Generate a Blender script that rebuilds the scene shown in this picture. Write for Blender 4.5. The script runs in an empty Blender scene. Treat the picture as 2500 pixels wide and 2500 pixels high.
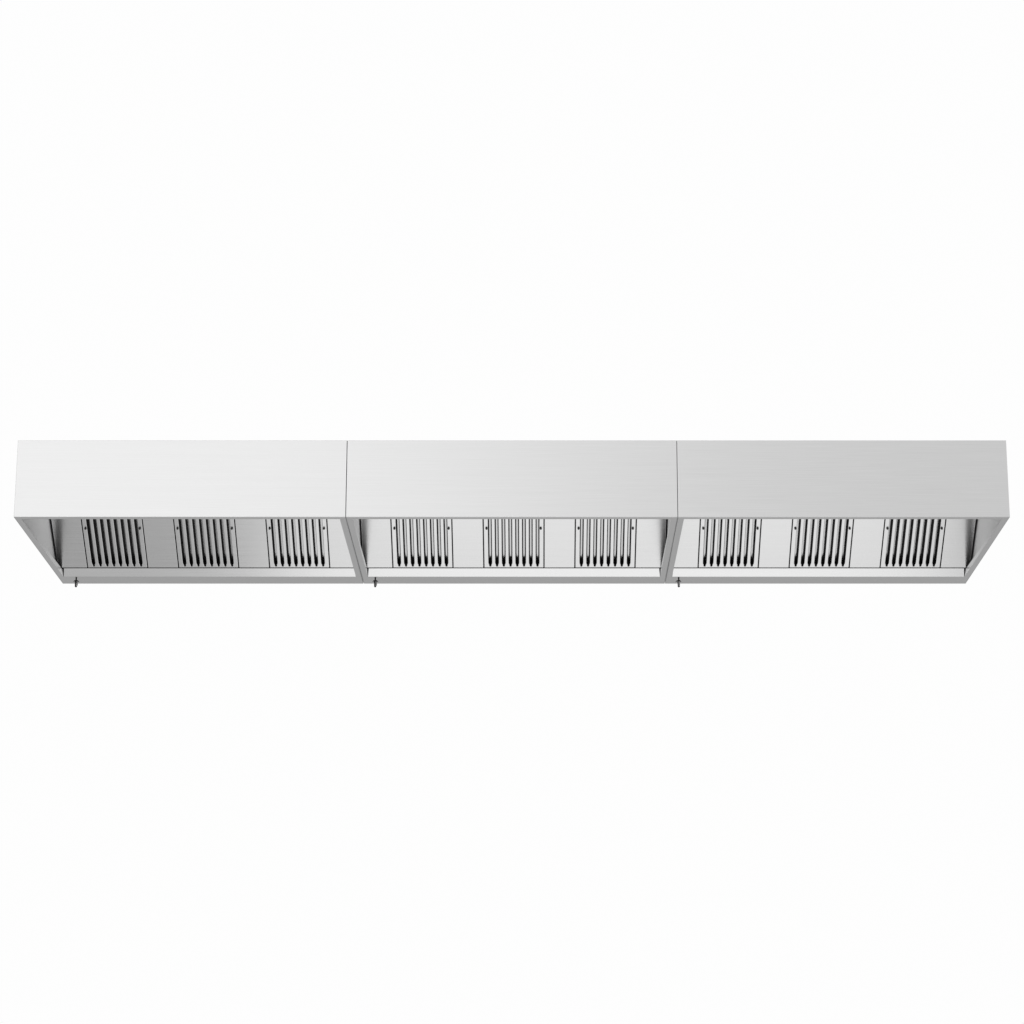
import bpy, bmesh, math
from mathutils import Vector, Matrix

scene = bpy.context.scene
COL = scene.collection
Z0 = 2.9                      # height of the hood's bottom rim above the studio floor level

# ------------------------------------------------------------------ dimensions (metres)
HW = 0.5992                   # half width of one section (1.2 m pitch, 2 mm joint)
D = 1.003                     # depth
H = 0.290                     # height
T = 0.002                     # sheet thickness
FRONT_FL, SIDE_FL, REAR_IN = 0.0286, 0.0225, 0.893
PB_Y, PB_Z = 0.851, 0.0266
GT_Y, GT_Z = 0.8655, 0.0285    # upper edge of the gutter face    # lower edge of the sloping filter bank
SL = math.radians(37.0)
FW, FP = 0.2365, 0.3577       # filter width and spacing
SLEN = 0.405                  # length of bank along the slope
SLOT_P, SLOT_W = 0.0265, 0.0138

# ------------------------------------------------------------------ materials
def steel(name, base, rough, aniso, grain=1.0):
    m = bpy.data.materials.new(name); m.use_nodes = True
    nt = m.node_tree; N = nt.nodes; L = nt.links
    b = N['Principled BSDF']
    uv = N.new('ShaderNodeUVMap'); uv.uv_map = 'grain'
    oi = N.new('ShaderNodeObjectInfo')
    add = N.new('ShaderNodeVectorMath'); add.operation = 'ADD'
    L.new(uv.outputs[0], add.inputs[0]); L.new(oi.outputs['Location'], add.inputs[1])
    def noise(sc, detail, rough_):
        mp = N.new('ShaderNodeMapping'); mp.inputs['Scale'].default_value = sc
        n = N.new('ShaderNodeTexNoise'); n.inputs['Scale'].default_value = 1.0
        n.inputs['Detail'].default_value = detail; n.inputs['Roughness'].default_value = rough_
        L.new(add.outputs[0], mp.inputs[0]); L.new(mp.outputs[0], n.inputs['Vector'])
        return n.outputs['Fac']
    fine = noise((5, 520, 1), 3.0, 0.6)
    broad = noise((1.2, 60, 1), 2.0, 0.5)
    def rng(src, lo, hi, a=0.25, c=0.75):
        r = N.new('ShaderNodeMapRange')
        r.inputs['From Min'].default_value = a; r.inputs['From Max'].default_value = c
        r.inputs['To Min'].default_value = lo; r.inputs['To Max'].default_value = hi
        L.new(src, r.inputs['Value']); return r.outputs[0]
    k1 = rng(fine, 1 - 0.055 * grain, 1 + 0.055 * grain)
    k2 = rng(broad, 1 - 0.010 * grain, 1 + 0.010 * grain)
    mul = N.new('ShaderNodeMath'); mul.operation = 'MULTIPLY'
    L.new(k1, mul.inputs[0]); L.new(k2, mul.inputs[1])
    sc = N.new('ShaderNodeVectorMath'); sc.operation = 'SCALE'
    sc.inputs[0].default_value = base; L.new(mul.outputs[0], sc.inputs['Scale'])
    L.new(sc.outputs[0], b.inputs['Base Color'])
    b.inputs['Metallic'].default_value = 1.0
    L.new(rng(fine, rough - 0.04 * grain, rough + 0.04 * grain), b.inputs['Roughness'])
    b.inputs['Anisotropic'].default_value = aniso
    b.inputs['Anisotropic Rotation'].default_value = 0.25
    tg = N.new('ShaderNodeTangent'); tg.direction_type = 'UV_MAP'; tg.uv_map = 'grain'
    L.new(tg.outputs[0], b.inputs['Tangent'])
    return m

def plain(name, base, metallic, rough):
    m = bpy.data.materials.new(name); m.use_nodes = True
    nt = m.node_tree; b = nt.nodes['Principled BSDF']
    n = nt.nodes.new('ShaderNodeTexNoise'); n.inputs['Scale'].default_value = 90
    r = nt.nodes.new('ShaderNodeMapRange')
    r.inputs['To Min'].default_value = max(0.02, rough - 0.06); r.inputs['To Max'].default_value = rough + 0.06
    nt.links.new(n.outputs['Fac'], r.inputs['Value']); nt.links.new(r.outputs[0], b.inputs['Roughness'])
    b.inputs['Base Color'].default_value = (*base, 1)
    b.inputs['Metallic'].default_value = metallic
    return m

M_STEEL = steel('brushed_steel', (0.60, 0.60, 0.60), 0.37, 0.25)
M_PANEL = steel('brushed_steel_inside', (0.60, 0.60, 0.60), 0.30, 0.52)
M_RIM = steel('brushed_steel_rim', (0.58, 0.58, 0.58), 0.30, 0.5, 0.8)
M_BAFFLE = steel('baffle_steel', (0.46, 0.46, 0.46), 0.19, 0.0, 0.3)
M_DARK = plain('plenum_shade_black', (0.012, 0.012, 0.012), 0.0, 0.75)  # black colour stands in for shade inside the closed plenum
M_VALVE = plain('black_valve', (0.012, 0.012, 0.012), 0.0, 0.22)  # dark reflections of the chrome put into the base colour
M_HIGHLIGHT = plain('pale_highlight', (0.75, 0.75, 0.75), 1.0, 0.35)  # pale colour for the highlight strip on the valve
M_STUD = plain('dark_stud', (0.06, 0.06, 0.06), 1.0, 0.3)
M_INNER = plain('inner_shade_sheet', (0.05, 0.05, 0.05), 0.0, 0.6)  # shade of the hood's inside put into the colour, darkens reflections

# ------------------------------------------------------------------ mesh helpers
def box(bm, x0, x1, y0, y1, z0, z1):
    v = [bm.verts.new((x, y, z)) for x in (x0, x1) for y in (y0, y1) for z in (z0, z1)]
    for f in ((0, 1, 3, 2), (4, 6, 7, 5), (0, 4, 5, 1), (2, 3, 7, 6), (0, 2, 6, 4), (1, 5, 7, 3)):
        bm.faces.new([v[i] for i in f])

def prism(bm, pts, x0, x1, inset=None):
    """closed profile in (y, z) run along x; inset = per-point shortening of both ends"""
    inset = inset or [0] * len(pts)
    a = [bm.verts.new((x0 + i, y, z)) for (y, z), i in zip(pts, inset)]
    b = [bm.verts.new((x1 - i, y, z)) for (y, z), i in zip(pts, inset)]
    n = len(pts)
    for i in range(n):
        j = (i + 1) % n
        bm.faces.new((a[i], a[j], b[j], b[i]))
    bm.faces.new(a[::-1]); bm.faces.new(b)

def lathe(bm, prof, seg=20, mat=Matrix()):
    rings = []
    for r, z in prof:
        rings.append([bm.verts.new(mat @ Vector((r * math.cos(2 * math.pi * k / seg), r * math.sin(2 * math.pi * k / seg), z))) for k in range(seg)])
    for p, q in zip(rings, rings[1:]):
        for k in range(seg):
            bm.faces.new((p[k], p[(k + 1) % seg], q[(k + 1) % seg], q[k]))
    bm.faces.new(rings[0][::-1]); bm.faces.new(rings[-1])

def obj(name, bm, mat, parent, bevel=0.0, seg=2, mtx=None, smooth=False):
    bmesh.ops.recalc_face_normals(bm, faces=bm.faces[:])
    # UV in metres, u along the grain
    lay = bm.loops.layers.uv.new('grain')
    for f in bm.faces:
        n = f.normal
        for lp in f.loops:
            c = lp.vert.co
            if abs(n.x) > 0.8: lp[lay].uv = (c.y, c.z)
            elif abs(n.z) > 0.7: lp[lay].uv = (c.x, c.y)
            else: lp[lay].uv = (c.x, c.z)
        f.smooth = smooth
    me = bpy.data.meshes.new(name); bm.to_mesh(me); bm.free()
    me.materials.append(mat)
    o = bpy.data.objects.new(name, me); COL.objects.link(o)
    if parent: o.parent = parent
    if mtx is not None: o.matrix_local = mtx
    if bevel:
        md = o.modifiers.new('edge', 'BEVEL'); md.width = bevel; md.segments = seg
        md.limit_method = 'ANGLE'; md.angle_limit = math.radians(40)
    return o

def inner_shade(o, axis, sign):
    """darken the side facing into the hood, shade put into its colour"""
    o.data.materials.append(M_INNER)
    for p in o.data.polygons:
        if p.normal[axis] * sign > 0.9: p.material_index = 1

# frame of the sloping bank: local x = along the hood, local y = up the slope, local z = out towards the cook
BANK = Matrix.Translation((0, PB_Y, PB_Z)) @ Matrix((
    (1, 0, 0, 0),
    (0, -math.cos(SL), -math.sin(SL), 0),
    (0, math.sin(SL), -math.cos(SL), 0),
    (0, 0, 0, 1)))
# columns: x axis (1,0,0); y axis up-slope (0,-cos,sin); z axis outward (0,-sin,-cos)  -> right handed check below
if BANK.to_3x3().determinant() < 0:
    BANK = BANK @ Matrix.Scale(-1, 4, (1, 0, 0))

# ------------------------------------------------------------------ one hood section
def make_section():
    root = bpy.data.objects.new('exhaust_hood', None); COL.objects.link(root)
    root.empty_display_size = 0.1

    bm = bmesh.new(); box(bm, -HW, HW, 0, T + .0008, 0, H)
    inner_shade(obj('front_panel', bm, M_STEEL, root, 0.0013, 3), 1, 1)
    for s in (-1, 1):
        bm = bmesh.new(); xa, xb = sorted((s * HW, s * (HW - T)))
        box(bm, xa, xb, T + .0011, D - T - .0003, 0.0, H - T)
        obj('side_panel', bm, M_STEEL, root, 0.0006, 2)
    bm = bmesh.new(); box(bm, -HW, HW, D - T, D, 0, H); obj('back_panel', bm, M_STEEL, root, 0.0009, 2)
    bm = bmesh.new(); box(bm, -0.5999, 0.5999, T + .0011, D - T - .0003, H - T + .0004, H + .0004)
    inner_shade(obj('top_panel', bm, M_STEEL, root), 2, -1)

    # bottom rim: mitred flange of four strips with an upturned lip on the inner edge
    bm = bmesh.new()
    xo, xi = HW - T - .0003, HW - SIDE_FL
    yo0, yi0, yi1, yo1 = T + .0011, FRONT_FL, REAR_IN, D - T - .0003
    zb, zt = 0.0002, 0.0016
    out = [(-xo, yo0), (xo, yo0), (xo, yo1), (-xo, yo1)]
    inn = [(-xi, yi0), (xi, yi0), (xi, yi1), (-xi, yi1)]
    lip = [0.008, 0.008, 0.024, 0.024]
    th = 0.0012
    inn2 = [(-xi - th, yi0 - th), (xi + th, yi0 - th), (xi + th, yi1 + th), (-xi - th, yi1 + th)]
    V = lambda p, z: bm.verts.new((p[0], p[1], z))
    ob = [V(p, zb) for p in out]; ot = [V(p, zt) for p in out]
    ib = [V(p, zb) for p in inn]
    il = [V(p, l) for p, l in zip(inn, lip)]
    jl = [V(p, l) for p, l in zip(inn2, lip)]
    jb = [V(p, zt) for p in inn2]
    for i in range(4):
        j = (i + 1) % 4
        bm.faces.new((ob[i], ob[j], ib[j], ib[i]))
        bm.faces.new((ib[i], ib[j], il[j], il[i]))
        bm.faces.new((il[i], il[j], jl[j], jl[i]))
        bm.faces.new((jl[i], jl[j], jb[j], jb[i]))
        bm.faces.new((jb[i], jb[j], ot[j], ot[i]))
        bm.faces.new((ot[i], ot[j], ob[j], ob[i]))
    rim = obj('bottom_rim', bm, M_RIM, root, 0.0004, 2)
    rim.data.materials.append(M_INNER)             # channel behind the lip painted dark, shade for the reflected corner stripe
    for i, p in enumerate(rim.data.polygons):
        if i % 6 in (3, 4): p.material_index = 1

    # gutter face under the filter bank
    bm = bmesh.new()
    g0 = (REAR_IN - 0.0018, 0.0004); g1 = (GT_Y, GT_Z)
    d = Vector((g1[0] - g0[0], g1[1] - g0[1])).normalized(); nrm = Vector((-d.y, d.x))
    if nrm.y < 0: nrm = -nrm
    pts = [g0, g1, (g1[0] + nrm.x * T, g1[1] + nrm.y * T), (g0[0] + nrm.x * T, g0[1] + nrm.y * T)]
    e0, e1 = SIDE_FL + .0006, SIDE_FL + 0.0045
    prism(bm, pts, -HW, HW, [e0, e1, e1, e0])
    obj('grease_gutter', bm, M_PANEL, root, 0.0005, 2)

    # added black sheet behind the bank, standing in for the plenum's shade
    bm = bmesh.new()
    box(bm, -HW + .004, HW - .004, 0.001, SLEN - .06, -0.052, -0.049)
    obj('plenum_shade', bm, M_DARK, root, mtx=BANK)

    # blank panels between the filters
    xs = [-HW + .0075] + [x for c in (-FP, 0, FP) for x in (c - FW / 2, c + FW / 2)] + [HW - .0075]
    gap = 0.0019
    for i in range(0, 8, 2):
        bm = bmesh.new()
        box(bm, xs[i] + (gap if i else 0), xs[i + 1] - (gap if i < 6 else 0), 0.0012, SLEN, -0.0045, 0)
        obj('blank_panel', bm, M_PANEL, root, 0.0009, 2, BANK)

    # baffle filters
    for c in (-FP, 0, FP):
        bm = bmesh.new()
        x0, x1 = c - FW / 2 + gap, c + FW / 2 - gap
        y0, y1 = 0.0012, SLEN
        xl = c - 4 * SLOT_P
        h = SLOT_W / 2
        # half outline of one slot's lower end, from the tip up: small nub, shoulder, straight side
        end = [(0.0, 0.0062), (.0021, .0068), (.0034, .0088), (.0038, .0120), (.0042, .0158), (h - .0008, .0200), (h, .0260)]
        top = SLEN - 0.03
        def quad(ps): bm.faces.new([bm.verts.new((x, y, 0)) for x, y in ps])
        for k in range(8):
            sc = xl + (k + .5) * SLOT_P
            for s in (-1, 1):
                e = sc + s * SLOT_P / 2
                ys = [y for _, y in end]
                # ladder of quads from the slot's edge to the edge of its column
                ring = end + [(h, top), (0.0, top + .012)]
                quad([(sc, y0), (e, y0), (e, ys[0]), (sc, ys[0])])
                for (xa, ya), (xb, yb) in zip(ring, ring[1:]):
                    quad([(sc + s * xa, ya), (e, ya), (e, yb), (sc + s * xb, yb)])
                quad([(sc, top + .012), (e, top + .012), (e, y1), (sc, y1)])
        # side margins, cut at the same heights so the sheet welds
        hs = [y0] + [y for _, y in end] + [top, top + .012, y1]
        for xa, xb in ((x0, xl), (xl + 8 * SLOT_P, x1)):
            for ya, yb in zip(hs, hs[1:]):
                quad([(xa, ya), (xb, ya), (xb, yb), (xa, yb)])
        bmesh.ops.remove_doubles(bm, verts=bm.verts[:], dist=1e-5)
        bmesh.ops.recalc_face_normals(bm, faces=bm.faces[:])
        for f in bm.faces:
            if f.normal.z < 0: f.normal_flip()
        r = bmesh.ops.extrude_face_region(bm, geom=bm.faces[:])
        for v in r['geom']:
            if isinstance(v, bmesh.types.BMVert): v.co.z -= 0.0034
        flt = obj('baffle_filter', bm, M_PANEL, root, 0.0015, 3, BANK)
        flt.data.materials.append(M_DARK)          # rear side painted black as shade behind the slots
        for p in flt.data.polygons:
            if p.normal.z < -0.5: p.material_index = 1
        # second row of baffles seen through the slots
        bm = bmesh.new()
        prof = [(-.0040, -.0410), (-.0040, -.0350), (-.0037, -.0343), (-.0031, -.0340), (.0031, -.0340), (.0037, -.0343), (.0040, -.0350), (.0040, -.0410)]
        for k in range(8):
            sc = xl + (k + .5) * SLOT_P
            a = [bm.verts.new((sc + x, .0215 + (.018 if z < -.038 else 0), z)) for x, z in prof]
            b = [bm.verts.new((sc + x, SLEN - .045, z)) for x, z in prof]
            m_ = len(prof)
            for q in range(m_ - 1): bm.faces.new((a[q], a[q + 1], b[q + 1], b[q]))
            bm.faces.new(a); bm.faces.new(b[::-1]); bm.faces.new((a[0], b[0], b[m_ - 1], a[m_ - 1]))
        obj('rear_baffle', bm, M_BAFFLE, flt, smooth=False)
        # added black tray and end wall: shade in the slots, stray light blocked
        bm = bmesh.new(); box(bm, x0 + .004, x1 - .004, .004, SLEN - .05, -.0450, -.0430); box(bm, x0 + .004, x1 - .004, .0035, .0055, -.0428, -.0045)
        obj('filter_shade_tray', bm, M_DARK, flt)
        # the two latch studs
        for s in (-1, 1):
            bm = bmesh.new()
            mt = Matrix.Translation((c + s * (FW / 2 - .0128), .198, 0))
            lathe(bm, [(.0047, .0002), (.0047, .0014), (.0034, .0022), (.0030, .0042), (.0040, .0050), (.0038, .0062), (.0022, .0068)], 18, mt)
            obj('latch_stud', bm, M_STUD, flt, smooth=True)

    # drain valve under the rear gutter
    bm = bmesh.new()
    vx, vy = -HW + 0.0545, 0.905
    mt = Matrix()
    lathe(bm, [(.0030, .0006), (.0030, -.0108), (.0048, -.0118), (.0058, -.0145), (.0058, -.0215), (.0050, -.0232), (.0050, -.0275),
               (.0046, -.0290), (.0045, -.0355), (.0034, -.0380), (.0014, -.0388)], 20, mt)
    vb = obj('drain_valve', bm, M_VALVE, root, mtx=Matrix.Translation((vx, vy, 0)), smooth=True)
    def tube(path, rad, name, mat):
        bm = bmesh.new(); rings = []
        for px, py, pz in path:
            rings.append([bm.verts.new((px, py + rad * math.cos(q * math.pi / 4), pz + rad * math.sin(q * math.pi / 4))) for q in range(8)])
        for p, q in zip(rings, rings[1:]):
            for k in range(8): bm.faces.new((p[k], p[(k + 1) % 8], q[(k + 1) % 8], q[k]))
        bm.faces.new(rings[0]); bm.faces.new(rings[-1][::-1])
        obj(name, bm, mat, vb, smooth=True)
    tube([(-.0105, -.0065, -.0182), (-.0066, -.0065, -.0140), (0, -.0065, -.0120), (.0066, -.0065, -.0138), (.0110, -.0065, -.0186)], .0021, 'valve_handle', M_VALVE)
    # added pale strip standing in for the highlight down one side of the body
    bm = bmesh.new(); box(bm, .0012, .0066, -.0088, -.0064, -.0345, -.0165)
    obj('valve_highlight', bm, M_HIGHLIGHT, vb, 0.0008, 2)
    return root

def copy_tree(o, parent=None):
    c = o.copy(); COL.objects.link(c)
    if parent: c.parent = parent
    for ch in list(o.children): copy_tree(ch, c)
    return c

proto = make_section()
sections = [proto, copy_tree(proto), copy_tree(proto)]
labels = ['brushed steel exhaust hood section with the whitest front panel, left end of the row',
          'brushed steel exhaust hood section in the middle, joined to a neighbour on both sides',
          'brushed steel exhaust hood section with the greyest front panel, right end of the row']
for o, x, lb, dv, rv in zip(sections, (-1.2, 0.0, 1.2), labels, (.016, -.003, -.005), (14, 4, -16)):
    o.location = (x, 0, Z0)
    for ch in o.children:
        if ch.name.startswith('drain_valve'):
            ch.location.x += dv; ch.rotation_euler.z = math.radians(rv)
    o['label'] = lb; o['category'] = 'exhaust hood'; o['group'] = 'exhaust hood sections joined in a row'

# ------------------------------------------------------------------ studio light
w = bpy.data.worlds.new('World'); scene.world = w; w.use_nodes = True
nt = w.node_tree; N = nt.nodes; L = nt.links
bg = N['Background']; bg.inputs['Strength'].default_value = 1.0
tc = N.new('ShaderNodeTexCoord'); sp = N.new('ShaderNodeSeparateXYZ')
L.new(tc.outputs['Generated'], sp.inputs[0])
rp = N.new('ShaderNodeMapRange'); rp.interpolation_type = 'SMOOTHSTEP'
rp.inputs['From Min'].default_value = -0.16; rp.inputs['From Max'].default_value = 0.03
rp.inputs['To Min'].default_value = 0.52; rp.inputs['To Max'].default_value = 0.988
L.new(sp.outputs['Z'], rp.inputs['Value']); L.new(rp.outputs[0], bg.inputs['Color'])

def softbox(name, loc, target, sx, sy, radiance):
    l = bpy.data.lights.new(name, 'AREA'); l.shape = 'RECTANGLE'; l.size = sx; l.size_y = sy
    l.energy = radiance * math.pi * sx * sy
    o = bpy.data.objects.new(name, l); COL.objects.link(o); o.location = loc
    o.rotation_euler = (Vector(target) - Vector(loc)).to_track_quat('-Z', 'Y').to_euler()
    return o
softbox('key_softbox', (-4.5, -13.5, Z0 + 4.0), (-0.8, 0, Z0 + 1), 9.8, 6.0, 1.0)
softbox('floor_softbox', (0.52, -0.2, Z0 - 3.6), (0.52, -0.2, Z0), 3.75, 3.6, 0.83)
softbox('low_front_fill', (-0.2, -2.4, Z0 - 3.9), (-0.2, -2.4, Z0), 9.0, 4.8, 0.24)  # added unseen fill that brightens the gutter face

# ------------------------------------------------------------------ camera
cam = bpy.data.cameras.new('camera'); co = bpy.data.objects.new('camera', cam); COL.objects.link(co)
F = 6305.25; TH = 0.2697964
cam.sensor_width = 36; cam.lens = F / 2500 * 36
cam.shift_x = -(1313.56 - 1250) / 2500
cam.clip_end = 200
co.location = (0.0948, -8.9949, Z0 - 2.4684)
co.rotation_euler = (math.pi / 2 + TH, 0, 0)
scene.camera = co

vs = scene.view_settings
scene.display_settings.display_device = 'sRGB'
vs.view_transform = 'Standard'; vs.look = 'None'; vs.gamma = 1; vs.exposure = 0; vs.use_curve_mapping = False
scene.render.resolution_x = scene.render.resolution_y = 1024
scene.cycles.max_bounces = 10; scene.cycles.glossy_bounces = 8; scene.cycles.diffuse_bounces = 4
scene.cycles.sample_clamp_indirect = 6.0
scene.cycles.use_denoising = True
scene.cycles.denoiser = 'OPENIMAGEDENOISE'
scene.cycles.denoising_input_passes = 'RGB_ALBEDO_NORMAL'
